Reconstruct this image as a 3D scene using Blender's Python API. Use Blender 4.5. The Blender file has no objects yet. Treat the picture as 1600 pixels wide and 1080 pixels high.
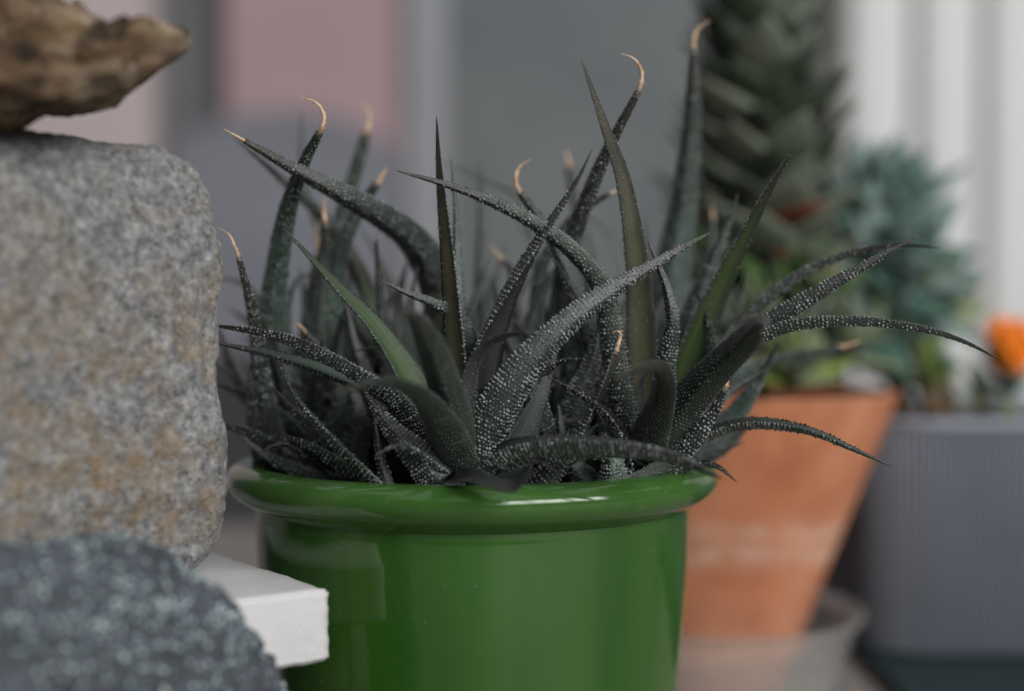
import bpy, math, random
import numpy as np
from mathutils import Vector, Matrix, noise as mnoise

random.seed(7)
rng = np.random.default_rng(7)
SC = bpy.context.scene
COL = SC.collection
R = math.radians

# ------------------------------------------------------------------ camera
CAMZ, PITCH, FPX = 0.1525, R(1.5), 2222.2
cam = bpy.data.cameras.new('camera')
camo = bpy.data.objects.new('camera', cam)
COL.objects.link(camo)
camo.location = (0, 0, CAMZ)
camo.rotation_euler = (R(90) - PITCH, 0, 0)
cam.lens = 50.0
cam.sensor_width = 36.0
cam.clip_start = 0.01
cam.clip_end = 30.0
cam.dof.use_dof = True
cam.dof.focus_distance = 0.357
cam.dof.aperture_fstop = 3.7
cam.dof.aperture_blades = 0
SC.camera = camo

# ------------------------------------------------------------------ world + lamps (soft indoor daylight)
w = bpy.data.worlds.new('World')
SC.world = w
w.use_nodes = True
bg = w.node_tree.nodes['Background']
bg.inputs[0].default_value = (0.93, 0.97, 1.0, 1)
bg.inputs[1].default_value = 0.07


def area(name, loc, target, sx, sy, power, col=(1, 1, 1)):
    l = bpy.data.lights.new(name, 'AREA')
    l.shape = 'RECTANGLE'
    l.size, l.size_y, l.energy, l.color = sx, sy, power, col
    o = bpy.data.objects.new(name, l)
    COL.objects.link(o)
    o.location = loc
    d = Vector(target) - Vector(loc)
    o.rotation_euler = d.to_track_quat('-Z', 'Y').to_euler()
    return o


# three panes of one window behind the camera on the right
for k in (-1, 0, 1):
    c = Vector((1.05, -1.05, 1.0)) + Vector((0.70, 0.71, 0)) * (k * 0.62)
    area('window_pane_light', c, c + Vector((-0.68, 0.90, -0.52)), 0.54, 0.70, 15.5, (1.0, 0.99, 0.97))
# soft light from the ceiling above the table
area('ceiling_light', (0.1, 0.75, 2.0), (0.0, 0.85, 0.0), 4.4, 3.2, 25.0, (0.97, 0.98, 1.0))

SC.view_settings.view_transform = 'Standard'
SC.view_settings.look = 'None'
SC.view_settings.exposure = 0.0
SC.view_settings.gamma = 1.0
SC.render.engine = 'CYCLES'
SC.cycles.use_denoising = True
try:
    SC.cycles.denoiser = 'OPENIMAGEDENOISE'
except Exception:
    pass
SC.cycles.max_bounces = 8
SC.cycles.transparent_max_bounces = 8


# ------------------------------------------------------------------ helpers
def P(px, py, d):
    """world point that stands at distance d (metres along Y) in the direction of photo pixel px,py"""
    x, y = (px - 800) / FPX, -(py - 540) / FPX
    c, s = math.cos(PITCH), math.sin(PITCH)
    dy, dz = c + y * s, -s + y * c
    t = d / dy
    return Vector((x * t, d, CAMZ + dz * t))


def tag(o, label=None, cat=None, group=None, kind=None):
    if label: o['label'] = label
    if cat: o['category'] = cat
    if group: o['group'] = group
    if kind: o['kind'] = kind
    return o


def empty(name, loc):
    o = bpy.data.objects.new(name, None)
    COL.objects.link(o)
    o.location = loc
    o.empty_display_size = 0.01
    return o


def link(name, me, parent=None, loc=None):
    o = bpy.data.objects.new(name, me)
    COL.objects.link(o)
    if parent is not None:
        o.parent = parent
        # meshes are written in world space unless a local place is given
        if loc is None:
            o.matrix_parent_inverse = Matrix.Translation(-parent_world(parent))
    if loc is not None:
        o.location = loc
    return o


def parent_world(p):
    # a part written in world space stands at the world origin itself
    return p.location.copy() if p.parent is None else Vector((0, 0, 0))


def mesh(name, verts, faces, mats, smooth=True, midx=None):
    me = bpy.data.meshes.new(name)
    me.from_pydata([tuple(v) for v in verts], [], [tuple(f) for f in faces])
    for m in (mats if isinstance(mats, (list, tuple)) else [mats]):
        me.materials.append(m)
    if midx is not None:
        me.polygons.foreach_set('material_index', np.asarray(midx, dtype=np.int32))
    me.polygons.foreach_set('use_smooth', np.full(len(me.polygons), smooth, dtype=bool))
    me.update()
    return me


def lathe(prof, seg, cx=0, cy=0, ribs=None):
    """prof: list of (r, z). ribs: (count, amplitude)"""
    vs, fs = [], []
    for r, z in prof:
        for k in range(seg):
            a = 2 * math.pi * k / seg
            rr = r
            if ribs: rr += ribs[1] * math.cos(ribs[0] * a)
            vs.append((cx + rr * math.cos(a), cy + rr * math.sin(a), z))
    n = len(prof)
    for i in range(n - 1):
        for k in range(seg):
            k2 = (k + 1) % seg
            fs.append((i * seg + k, i * seg + k2, (i + 1) * seg + k2, (i + 1) * seg + k))
    return vs, fs


def smooth_prof(pts, n=6):
    out = []
    for i in range(len(pts) - 1):
        p0 = pts[max(i - 1, 0)]; p1 = pts[i]; p2 = pts[i + 1]; p3 = pts[min(i + 2, len(pts) - 1)]
        for k in range(n):
            t = k / n
            out.append(tuple(0.5 * ((2 * p1[j]) + (-p0[j] + p2[j]) * t + (2 * p0[j] - 5 * p1[j] + 4 * p2[j] - p3[j]) * t * t
                                    + (-p0[j] + 3 * p1[j] - 3 * p2[j] + p3[j]) * t ** 3) for j in range(len(p1))))
    out.append(tuple(pts[-1]))
    return out


# ------------------------------------------------------------------ materials
class M:
    """small node builder"""
    def __init__(self, name, base=(0.5, 0.5, 0.5), rough=0.5, spec=0.5):
        self.m = bpy.data.materials.new(name)
        self.m.use_nodes = True
        self.t = self.m.node_tree
        self.b = self.t.nodes['Principled BSDF']
        self.b.inputs['Base Color'].default_value = (*base, 1)
        self.b.inputs['Roughness'].default_value = rough
        self.b.inputs['Specular IOR Level'].default_value = spec
        self.tc = self.t.nodes.new('ShaderNodeTexCoord')

    def n(self, kind, **kw):
        x = self.t.nodes.new(kind)
        for k, v in kw.items():
            if k in x.inputs: x.inputs[k].default_value = v
            else: setattr(x, k, v)
        return x

    def l(self, a, b): self.t.links.new(a, b)

    def vec(self, scale=(1, 1, 1), rot=(0, 0, 0)):
        mp = self.n('ShaderNodeMapping')
        mp.inputs['Scale'].default_value = scale
        mp.inputs['Rotation'].default_value = rot
        self.l(self.tc.outputs['Object'], mp.inputs['Vector'])
        return mp.outputs['Vector']

    def noise(self, scale, detail=4, rough=0.6, vec=None, dist=0.0):
        x = self.n('ShaderNodeTexNoise')
        x.inputs['Scale'].default_value = scale
        x.inputs['Detail'].default_value = detail
        x.inputs['Roughness'].default_value = rough
        x.inputs['Distortion'].default_value = dist
        self.l(vec if vec is not None else self.tc.outputs['Object'], x.inputs['Vector'])
        return x.outputs['Fac']

    def vor(self, scale, vec=None, feature='F1'):
        x = self.n('ShaderNodeTexVoronoi', feature=feature)
        x.inputs['Scale'].default_value = scale
        self.l(vec if vec is not None else self.tc.outputs['Object'], x.inputs['Vector'])
        return x

    def ramp(self, fac, stops):
        x = self.n('ShaderNodeValToRGB')
        e = x.color_ramp.elements
        while len(e) < len(stops): e.new(0.5)
        for i, (p, c) in enumerate(stops):
            e[i].position = p
            e[i].color = (*c, 1) if len(c) == 3 else c
        self.l(fac, x.inputs['Fac'])
        return x.outputs['Color']

    def mix(self, fac, a, b, mode='MIX'):
        x = self.n('ShaderNodeMix', data_type='RGBA', blend_type=mode)
        for s, v in ((0, fac), (6, a), (7, b)):
            if isinstance(v, bpy.types.NodeSocket): self.l(v, x.inputs[s])
            elif s == 0: x.inputs[0].default_value = v
            else: x.inputs[s].default_value = (*v, 1)
        return x.outputs[2]

    def base(self, c): self.l(c, self.b.inputs['Base Color'])

    def bump(self, h, strength=0.3, dist=0.0005, chain=None):
        x = self.n('ShaderNodeBump')
        x.inputs['Strength'].default_value = strength
        x.inputs['Distance'].default_value = dist
        self.l(h, x.inputs['Height'])
        if chain is not None: self.l(chain, x.inputs['Normal'])
        self.l(x.outputs['Normal'], self.b.inputs['Normal'])
        return x.outputs['Normal']

    def rough(self, fac, lo, hi):
        x = self.n('ShaderNodeMapRange')
        x.inputs['To Min'].default_value = lo
        x.inputs['To Max'].default_value = hi
        self.l(fac, x.inputs['Value'])
        self.l(x.outputs[0], self.b.inputs['Roughness'])


g3 = lambda v: (v, v, v)


def leaf_mat(name, a, b, rough=0.5, streak=None, margin=None):
    m = M(name, a, rough, 0.6)
    al = m.n('ShaderNodeAttribute', attribute_name='along').outputs['Fac']
    ac = m.n('ShaderNodeAttribute', attribute_name='across').outputs['Fac']
    cv = m.n('ShaderNodeCombineXYZ')
    k1 = m.n('ShaderNodeMath', operation='MULTIPLY'); k1.inputs[1].default_value = 9.0; m.l(ac, k1.inputs[0])
    k2 = m.n('ShaderNodeMath', operation='MULTIPLY'); k2.inputs[1].default_value = 2.2; m.l(al, k2.inputs[0])
    m.l(k1.outputs[0], cv.inputs[0]); m.l(k2.outputs[0], cv.inputs[1])
    oi = m.n('ShaderNodeObjectInfo')
    k3 = m.n('ShaderNodeMath', operation='MULTIPLY'); k3.inputs[1].default_value = 40.0; m.l(oi.outputs['Random'], k3.inputs[0])
    m.l(k3.outputs[0], cv.inputs[2])
    fib = m.noise(1.0, 4, 0.6, cv.outputs[0])            # fibres that run along the leaf
    n1 = m.noise(260, 4)
    c = m.ramp(fib, [(0.30, a), (0.66, b)])
    n2 = m.noise(70, 3)
    c = m.mix(m.ramp(n2, [(0.35, g3(0)), (0.75, g3(0.6))]), c, streak or tuple(x * 1.7 for x in b))
    ab = m.n('ShaderNodeMath', operation='ABSOLUTE'); m.l(ac, ab.inputs[0])
    if margin: c = m.mix(m.ramp(ab.outputs[0], [(0.30, g3(0)), (0.85, g3(0.85))]), c, margin)
    c = m.mix(m.ramp(al, [(0.55, g3(0)), (0.95, g3(0.7))]), c, (0.026, 0.022, 0.019))     # older tissue near the tip is browner
    c = m.mix(m.ramp(oi.outputs['Random'], [(0.35, g3(0)), (0.95, g3(0.45))]), c, m.mix(1.0, c, (0.95, 1.4, 0.98), 'MULTIPLY'))   # some leaves are greener
    m.base(c)
    bn = m.bump(fib, 0.35, 0.0004)
    m.bump(m.noise(2200, 3), 0.55, 0.00025, bn)
    m.rough(n1, rough - 0.12, rough + 0.12)
    return m.m


MAT = {}
MAT['under'] = leaf_mat('leaf_underside_charcoal', (0.010, 0.013, 0.011), (0.026, 0.033, 0.028), 0.34)
MAT['under_teal'] = leaf_mat('leaf_underside_teal', (0.015, 0.027, 0.023), (0.038, 0.060, 0.051), 0.38)
MAT['waxy'] = leaf_mat('leaf_young_waxy_grey', (0.014, 0.016, 0.014), (0.034, 0.038, 0.035), 0.32)
MAT['dark'] = leaf_mat('leaf_face_charcoal', (0.011, 0.012, 0.010), (0.026, 0.027, 0.025), 0.44)
MAT['green'] = leaf_mat('leaf_face_green', (0.014, 0.028, 0.007), (0.036, 0.074, 0.014), 0.58, (0.056, 0.078, 0.022), (0.016, 0.026, 0.016))
MAT['olive'] = leaf_mat('leaf_face_olive', (0.030, 0.032, 0.018), (0.072, 0.072, 0.042), 0.46, None, (0.020, 0.022, 0.016))
MAT['teal'] = leaf_mat('leaf_face_teal', (0.016, 0.028, 0.023), (0.036, 0.056, 0.045), 0.46, None, (0.016, 0.02, 0.018))


def tub_mat(name, a, b):
    m = M(name, a, 0.38, 0.5)
    m.base(m.ramp(m.noise(400, 2), [(0.35, a), (0.65, b)]))
    return m.m


MAT['tub'] = tub_mat('tubercle_pearl', (0.045, 0.052, 0.05), (0.24, 0.27, 0.265))
MAT['tub_wax'] = tub_mat('tubercle_waxy_grey', (0.045, 0.048, 0.046), (0.085, 0.09, 0.087))
MAT['tub_soft'] = tub_mat('tubercle_grey', (0.03, 0.036, 0.034), (0.09, 0.105, 0.10))

m = M('dry_leaf_tip', (0.5, 0.3, 0.16), 0.65, 0.2)
m.base(m.ramp(m.noise(500, 4), [(0.3, (0.34, 0.19, 0.10)), (0.5, (0.50, 0.35, 0.23)), (0.75, (0.66, 0.56, 0.44))]))
al = m.n('ShaderNodeAttribute', attribute_name='along').outputs['Fac']
c0 = m.b.inputs['Base Color'].links[0].from_socket
m.base(m.mix(m.ramp(al, [(0.05, g3(0.9)), (0.30, g3(0.0))]), c0, (0.10, 0.062, 0.04)))
m.bump(m.noise(1500, 3), 0.6, 0.0003)
MAT['dry'] = m.m

# green glaze
m = M('green_glaze', (0.02, 0.1, 0.012), 0.09, 0.5)
st = m.noise(30, 4, 0.6, m.vec((1, 1, 0.05)))
c = m.ramp(st, [(0.3, (0.014, 0.058, 0.008)), (0.52, (0.026, 0.088, 0.010)), (0.72, (0.050, 0.114, 0.016))])
blot = m.noise(22, 3, 0.5)
c = m.mix(m.ramp(blot, [(0.42, g3(0)), (0.8, g3(0.55))]), c, (0.035, 0.115, 0.02))
dust = m.vor(520)
sp = m.ramp(dust.outputs['Distance'], [(0.0, g3(1)), (0.11, g3(0))])
sp = m.mix(1.0, sp, m.ramp(m.noise(60, 2), [(0.54, g3(0)), (0.58, g3(1))]), 'MULTIPLY')
c = m.mix(sp, c, (0.34, 0.40, 0.26))
m.base(c)
m.bump(m.noise(34, 3), 0.10, 0.0008)
m.rough(m.noise(90, 5), 0.05, 0.16)
m.b.inputs['IOR'].default_value = 1.6
MAT['glaze'] = m.m

# the dusty collar of the same glaze
m = M('green_glaze_collar', (0.02, 0.1, 0.012), 0.16, 0.5)
st = m.noise(42, 5, 0.65)
c = m.ramp(st, [(0.3, (0.032, 0.095, 0.016)), (0.7, (0.046, 0.120, 0.024))])
du = m.noise(420, 6, 0.75)
c = m.mix(m.ramp(du, [(0.52, g3(0)), (0.85, g3(0.35))]), c, (0.15, 0.21, 0.11))
m.base(c)
m.rough(m.noise(120, 5), 0.06, 0.18)
m.bump(m.noise(45, 3), 0.12, 0.0008)
MAT['glaze_rim'] = m.m

# terracotta
m = M('terracotta', (0.5, 0.2, 0.1), 0.8, 0.25)
c = m.ramp(m.noise(28, 5), [(0.30, (0.37, 0.125, 0.056)), (0.52, (0.50, 0.195, 0.098)), (0.72, (0.57, 0.27, 0.16))])
lime = m.noise(11, 5, 0.65, m.vec((0.5, 0.5, 5.0)))
c = m.mix(m.ramp(lime, [(0.52, g3(0)), (0.70, g3(0.4))]), c, (0.60, 0.38, 0.28))
m.base(c)
sz = m.n('ShaderNodeSeparateXYZ'); m.l(m.tc.outputs['Object'], sz.inputs[0])
wob = m.n('ShaderNodeMath', operation='MULTIPLY_ADD'); m.l(m.noise(22, 4), wob.inputs[0]); wob.inputs[1].default_value = 0.022; m.l(sz.outputs['Z'], wob.inputs[2])
salt = m.ramp(wob.outputs[0], [(0.0, g3(0.55)), (0.046, g3(0.10)), (0.064, g3(0.0)), (0.070, g3(0.75)), (0.074, g3(0.12)), (0.078, g3(0.6)), (0.084, g3(0))])
c = m.mix(m.mix(1.0, salt, m.ramp(m.noise(70, 5), [(0.3, g3(0.25)), (0.6, g3(1))]), 'MULTIPLY'), c, (0.66, 0.47, 0.37))
m.base(c)
m.bump(m.noise(500, 5), 0.4, 0.0004)
MAT['terra'] = m.m

m = M('grey_planter_plastic', (0.2, 0.2, 0.22), 0.5, 0.4)
m.base(m.ramp(m.noise(12, 4), [(0.3, (0.20, 0.217, 0.258)), (0.7, (0.25, 0.27, 0.315))]))
MAT['planter'] = m.m
m = M('dark_teal_saucer', (0.012, 0.03, 0.032), 0.35, 0.4)
m.base(m.ramp(m.noise(30, 3), [(0.3, (0.010, 0.025, 0.027)), (0.7, (0.018, 0.04, 0.042))]))
MAT['saucer'] = m.m
m = M('clear_plastic', (0.92, 0.92, 0.90), 0.1, 0.5)
m.b.inputs['Transmission Weight'].default_value = 0.86
m.b.inputs['IOR'].default_value = 1.40
m.rough(m.noise(60, 4), 0.03, 0.16)
m.bump(m.noise(90, 3), 0.5, 0.002)
MAT['clear'] = m.m

m = M('soil', (0.02, 0.015, 0.012), 0.95, 0.1)
m.base(m.ramp(m.noise(300, 6), [(0.3, (0.008, 0.006, 0.005)), (0.7, (0.04, 0.03, 0.022))]))
m.bump(m.noise(500, 6), 1.0, 0.002)
MAT['soil'] = m.m

# granite
m = M('grey_granite', (0.3, 0.3, 0.3), 0.85, 0.25)
gr = m.noise(480, 7, 0.75)
c = m.ramp(gr, [(0.34, g3(0.08)), (0.46, (0.235, 0.24, 0.245)), (0.56, (0.36, 0.362, 0.362)), (0.70, (0.64, 0.64, 0.62))])
pv = m.noise(260, 5, 0.7)
c = m.mix(m.ramp(pv, [(0.53, g3(0)), (0.64, g3(0.75))]), c, (0.16, 0.162, 0.178))
pv2 = m.noise(150, 5, 0.7, m.vec((1, 1.3, 1)))
c = m.mix(m.ramp(pv2, [(0.54, g3(0)), (0.70, g3(0.5))]), c, (0.55, 0.54, 0.53))
mica = m.vor(620)
c = m.mix(m.ramp(m.mix(1.0, m.ramp(mica.outputs['Distance'], [(0.18, g3(1)), (0.34, g3(0))]), m.ramp(m.noise(210, 3), [(0.48, g3(0)), (0.58, g3(1))]), 'MULTIPLY'), [(0, g3(0)), (1, g3(0.8))]), c, (0.07, 0.07, 0.075))
och = m.noise(46, 5, 0.7, None, 0.6)
och2 = m.noise(150, 4, 0.7)
f = m.mix(1.0, m.ramp(och, [(0.47, g3(0)), (0.57, g3(1))]), m.ramp(och2, [(0.35, g3(0.15)), (0.7, g3(1))]), 'MULTIPLY')
# rust grows downwards on this stone: more of it low on the face
sepz = m.n('ShaderNodeSeparateXYZ'); m.l(m.tc.outputs['Object'], sepz.inputs[0])
lowz = m.n('ShaderNodeMapRange'); m.l(sepz.outputs['Z'], lowz.inputs['Value'])
lowz.inputs['From Min'].default_value = 0.085; lowz.inputs['From Max'].default_value = 0.19
lowz.inputs['To Min'].default_value = 0.95; lowz.inputs['To Max'].default_value = 0.16
f = m.mix(1.0, f, lowz.outputs[0], 'MULTIPLY')
c = m.mix(f, c, (0.34, 0.215, 0.085))
pk = m.noise(60, 3, 0.6, m.vec((1.2, 1, 0.8)))
c = m.mix(m.ramp(pk, [(0.60, g3(0)), (0.76, g3(0.2))]), c, (0.40, 0.25, 0.18))
m.base(c)
b1 = m.bump(m.noise(900, 6, 0.7), 0.9, 0.0018)
MAT['granite'] = m.m

# brown rock
m = M('brown_rock', (0.2, 0.13, 0.08), 0.85, 0.25)
c = m.ramp(m.noise(60, 6, 0.65, m.vec((0.7, 1, 1.6))), [(0.33, (0.025, 0.015, 0.009)), (0.44, (0.13, 0.08, 0.045)), (0.54, (0.23, 0.17, 0.115)), (0.70, (0.48, 0.41, 0.325))])
c = m.mix(m.ramp(m.noise(28, 4), [(0.55, g3(0)), (0.75, g3(0.45))]), c, (0.40, 0.26, 0.12))
c = m.mix(m.ramp(m.noise(95, 4), [(0.52, g3(0)), (0.62, g3(0.9))]), c, (0.022, 0.013, 0.008))
m.base(c)
m.bump(m.noise(420, 6, 0.7), 0.9, 0.0015)
MAT['brown'] = m.m

# dark stone and its pale grains
m = M('dark_slate_stone', (0.05, 0.06, 0.07), 0.7, 0.3)
c = m.ramp(m.noise(120, 5), [(0.3, (0.034, 0.041, 0.050)), (0.7, (0.080, 0.092, 0.108))])
m.base(c)
m.bump(m.noise(700, 5), 0.7, 0.0008)
MAT['slate'] = m.m
m = M('pale_mineral_grain', (0.4, 0.5, 0.5), 0.55, 0.4)
m.base(m.ramp(m.noise(240, 3), [(0.3, (0.16, 0.205, 0.22)), (0.55, (0.38, 0.455, 0.475)), (0.8, (0.60, 0.61, 0.57))]))
MAT['grain'] = m.m

# white slab
m = M('white_slab', (0.7, 0.7, 0.7), 0.75, 0.3)
c = m.ramp(m.noise(60, 5), [(0.3, (0.53, 0.527, 0.53)), (0.7, (0.61, 0.605, 0.61))])
pit = m.vor(700)
c = m.mix(m.ramp(m.mix(1.0, m.ramp(pit.outputs['Distance'], [(0.1, g3(1)), (0.3, g3(0))]), m.ramp(m.noise(160, 2), [(0.58, g3(0)), (0.66, g3(1))]), 'MULTIPLY'),
                 [(0.0, g3(0)), (1.0, g3(0.45))]), c, g3(0.32))
m.base(c)
m.bump(m.noise(1500, 5), 0.6, 0.0004)
MAT['slab'] = m.m

m = M('table_wood', (0.2, 0.17, 0.15), 0.55, 0.4)
m.base(m.ramp(m.noise(12, 6, 0.6, m.vec((0.4, 6, 6))), [(0.3, (0.20, 0.18, 0.168)), (0.7, (0.31, 0.285, 0.265))]))
MAT['table'] = m.m


def plain(name, a, b, rough=0.7, scale=4):
    mm = M(name, a, rough, 0.3)
    mm.base(mm.ramp(mm.noise(scale, 4), [(0.3, a), (0.7, b)]))
    mm.bump(mm.noise(150, 4), 0.3, 0.001)
    return mm.m


MAT['wall'] = plain('grey_wall', (0.165, 0.18, 0.188), (0.225, 0.238, 0.245))
MAT['pink'] = plain('pink_paint', (0.46, 0.32, 0.34), (0.53, 0.37, 0.39))
MAT['palepink'] = plain('pale_pink_paint', (0.60, 0.50, 0.51), (0.68, 0.57, 0.58))
MAT['post'] = plain('pale_grey_paint', (0.34, 0.345, 0.37), (0.40, 0.405, 0.43))
MAT['blue'] = plain('blue_grey_cloth', (0.20, 0.21, 0.24), (0.27, 0.275, 0.31))
MAT['chest'] = plain('dark_chest', (0.05, 0.048, 0.054), (0.07, 0.067, 0.074))
MAT['blind'] = plain('white_blind', (0.84, 0.84, 0.835), (0.88, 0.88, 0.875))
MAT['beige'] = plain('beige_backing', (0.76, 0.73, 0.67), (0.82, 0.79, 0.73))


def succ(name, a, b, rough=0.55):
    mm = M(name, a, rough, 0.35)
    mm.base(mm.ramp(mm.noise(60, 4), [(0.3, a), (0.7, b)]))
    return mm.m


MAT['col_dark'] = succ('column_leaf_dark', (0.018, 0.027, 0.016), (0.04, 0.052, 0.032))
MAT['col_mid'] = succ('column_leaf_lit_grey_green', (0.075, 0.09, 0.065), (0.15, 0.17, 0.125))  # lighter copy of the column leaf, the lit tops put into its colour
MAT['col_fresh'] = succ('column_leaf_fresh', (0.05, 0.10, 0.03), (0.09, 0.16, 0.05))
MAT['bluegreen'] = succ('leaf_blue_green', (0.14, 0.205, 0.195), (0.25, 0.33, 0.31))
MAT['bluegreen_dark'] = succ('leaf_deep_green', (0.055, 0.115, 0.09), (0.10, 0.18, 0.145))
MAT['pale_green'] = succ('leaf_pale_olive', (0.17, 0.215, 0.11), (0.30, 0.34, 0.20))
MAT['lime'] = succ('leaf_lime', (0.16, 0.24, 0.04), (0.28, 0.36, 0.09))
MAT['stem'] = succ('stem_brown', (0.09, 0.06, 0.035), (0.16, 0.11, 0.06))
MAT['red_leaf'] = succ('leaf_rust_red', (0.16, 0.03, 0.014), (0.26, 0.06, 0.03))
MAT['orange'] = succ('petal_orange', (0.85, 0.20, 0.012), (0.95, 0.30, 0.03))

# ------------------------------------------------------------------ setting
def slab_mesh(name, x0, x1, y0, y1, z0, z1, mat, bev=0.0):
    import bmesh
    bm = bmesh.new()
    bmesh.ops.create_cube(bm, size=1)
    for v in bm.verts:
        v.co = Vector(((x0 + x1) / 2 + v.co.x * (x1 - x0), (y0 + y1) / 2 + v.co.y * (y1 - y0), (z0 + z1) / 2 + v.co.z * (z1 - z0)))
    if bev: bmesh.ops.bevel(bm, geom=bm.edges[:], offset=bev, segments=2, affect='EDGES')
    me = bpy.data.meshes.new(name)
    bm.to_mesh(me); bm.free()
    me.materials.append(mat)
    return me


tag(link('table_top', slab_mesh('table_top', -1.2, 1.3, -0.15, 1.0, -0.03, 0.0, MAT['table'], 0.004)), 'brown grey wooden table under the pots', None, None, 'structure')
BY = 1.62
bx = lambda px, d=BY: (px - 800) / FPX * d
tag(link('wall', slab_mesh('wall', -2.2, 2.4, BY + 0.06, BY + 0.1, -0.9, 1.6, MAT['wall'])), 'dim grey wall far behind the pots', None, None, 'structure')
o = link('wall_panel', slab_mesh('wall_panel', bx(-700), bx(240), BY, BY + 0.05, -0.8, 1.2, MAT['palepink'], 0.004))
tag(o, 'pale pink wall panel behind the brown rock', 'panel')
o = link('wall_panel', slab_mesh('wall_panel', bx(352), bx(628), BY, BY + 0.05, 0.17, 1.2, MAT['pink'], 0.004))
tag(o, 'dusky pink wall panel above the blue grey rounded board', 'panel')
o = link('post', slab_mesh('post', bx(634), bx(700), BY - 0.02, BY + 0.05, -0.8, 1.2, MAT['post'], 0.006))
tag(o, 'pale grey upright post beside the dusky pink panel', 'post')


def rounded_board(name, px0, px1, ytop, d, mat, th=0.03):
    z1 = P(0, ytop, d).z
    x0, x1 = bx(px0, d), bx(px1, d)
    cx, hw, hh = (x0 + x1) / 2, (x1 - x0) / 2, 0.07
    out = [(x0, -0.8)] + [(cx - hw * math.cos(a), z1 - hh + hh * math.sin(a)) for a in np.linspace(0, math.pi, 24)] + [(x1, -0.8)]
    n = len(out)
    def solid(o2, ya, yb):
        k = len(o2)
        vs = [(x, ya, z) for x, z in o2] + [(x, yb, z) for x, z in o2]
        fs = [tuple(range(k)), tuple(range(2 * k - 1, k - 1, -1))] + [(i, i + k, (i + 1) % k + k, (i + 1) % k) for i in range(k)]
        return vs, fs
    root = empty(name, (cx, d, -0.8))
    vs, fs = solid(out, d, d + th)
    link('panel', mesh('panel', vs, fs, mat, False), root)
    return root


tag(rounded_board('rounded_board', 262, 626, 172, BY - 0.04, MAT['blue']), 'blue grey board with a rounded top against the wall', 'board')

# low dark chest under the rounded board
o = link('low_chest', slab_mesh('low_chest', bx(120, 1.3), bx(900, 1.3), 1.3, 1.48, -0.8, P(0, 560, 1.3).z, MAT['chest'], 0.01))
tag(o, 'low dark grey chest far behind the left side of the green pot', 'chest')

# white vertical blind, right behind the plants
bl = empty('vertical_blind', (bx(1290), BY - 0.1, -0.8))
link('backing', slab_mesh('backing', bx(1296), bx(3000), BY + 0.0, BY + 0.02, -0.8, 1.2, MAT['beige']), bl)
sm = None
edges = [1300, 1408, 1512] + [1512 + 104 * k for k in range(1, 14)]
for i in range(len(edges) - 1):
    a, b = bx(edges[i]) + 0.005, bx(edges[i + 1]) - 0.005
    hw = (b - a) / 2
    vs, fs = [], []
    for z in (-0.8, 1.2):
        for k in range(9):
            u = -1 + k / 4
            vs.append(((a + b) / 2 + hw * u, BY - 0.06 + 0.010 * u * u, z))
        for k in range(8, -1, -1):
            u = -1 + k / 4
            vs.append(((a + b) / 2 + hw * u, BY - 0.055 + 0.010 * u * u, z))
    fs = [(k, (k + 1) % 18, 18 + (k + 1) % 18, 18 + k) for k in range(18)]
    link('slat', mesh('slat', vs, fs, MAT['blind'], True), bl)
tag(bl, 'white blind of upright slats at the right behind the plants', 'blind')

# ------------------------------------------------------------------ green glazed pot
PX, PY, RIM = -0.0110, 0.405, 0.110
pot = empty('glazed_pot', (PX, PY, 0))
tag(pot, 'glossy green glazed pot full of spiky dark succulents', 'pot')
body = smooth_prof([(0.0535, 0.0), (0.0545, 0.002), (0.056, 0.02), (0.0585, 0.05), (0.0608, 0.08), (0.0613, 0.0930), (0.06135, 0.0960), (0.0614, 0.0985)], 6)
vs, fs = lathe([(0.002, 0.0)] + body, 160, PX, PY)
link('body', mesh('body', vs, fs, MAT['glaze']), pot)
rimp = smooth_prof([(0.0606, 0.0972), (0.0620, 0.0979), (0.0642, 0.0990), (0.0670, 0.1008), (0.0688, 0.1030), (0.0694, 0.1053), (0.0687, 0.1074), (0.0667, 0.1090),
                    (0.0640, 0.1098), (0.0612, 0.1094), (0.0594, 0.1066), (0.0583, 0.1015), (0.0578, 0.092), (0.056, 0.075)], 7)
vs, fs = lathe(rimp, 160, PX, PY)
link('rim', mesh('rim', vs, fs, MAT['glaze_rim']), pot)


def soil_mesh(name, cx, cy, rad, z, amp):
    vs, fs = [(cx, cy, z)], []
    nr, ns = 18, 60
    for i in range(1, nr + 1):
        for k in range(ns):
            a = 2 * math.pi * k / ns
            r = rad * i / nr
            p = Vector((cx + r * math.cos(a), cy + r * math.sin(a), z))
            vs.append((p.x, p.y, z + amp * mnoise.noise(p * 180) + amp * 0.6 * mnoise.noise(p * 520)))
    for k in range(ns):
        fs.append((0, 1 + k, 1 + (k + 1) % ns))
    for i in range(nr - 1):
        for k in range(ns):
            a, b = 1 + i * ns + k, 1 + i * ns + (k + 1) % ns
            fs.append((a, a + ns, b + ns, b))
    return mesh(name, vs, fs, MAT['soil'])


tag(link('potting_soil', soil_mesh('potting_soil', PX, PY, 0.0586, 0.1035, 0.0022)), 'dark potting soil inside the green pot', 'soil', None, 'stuff')

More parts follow.
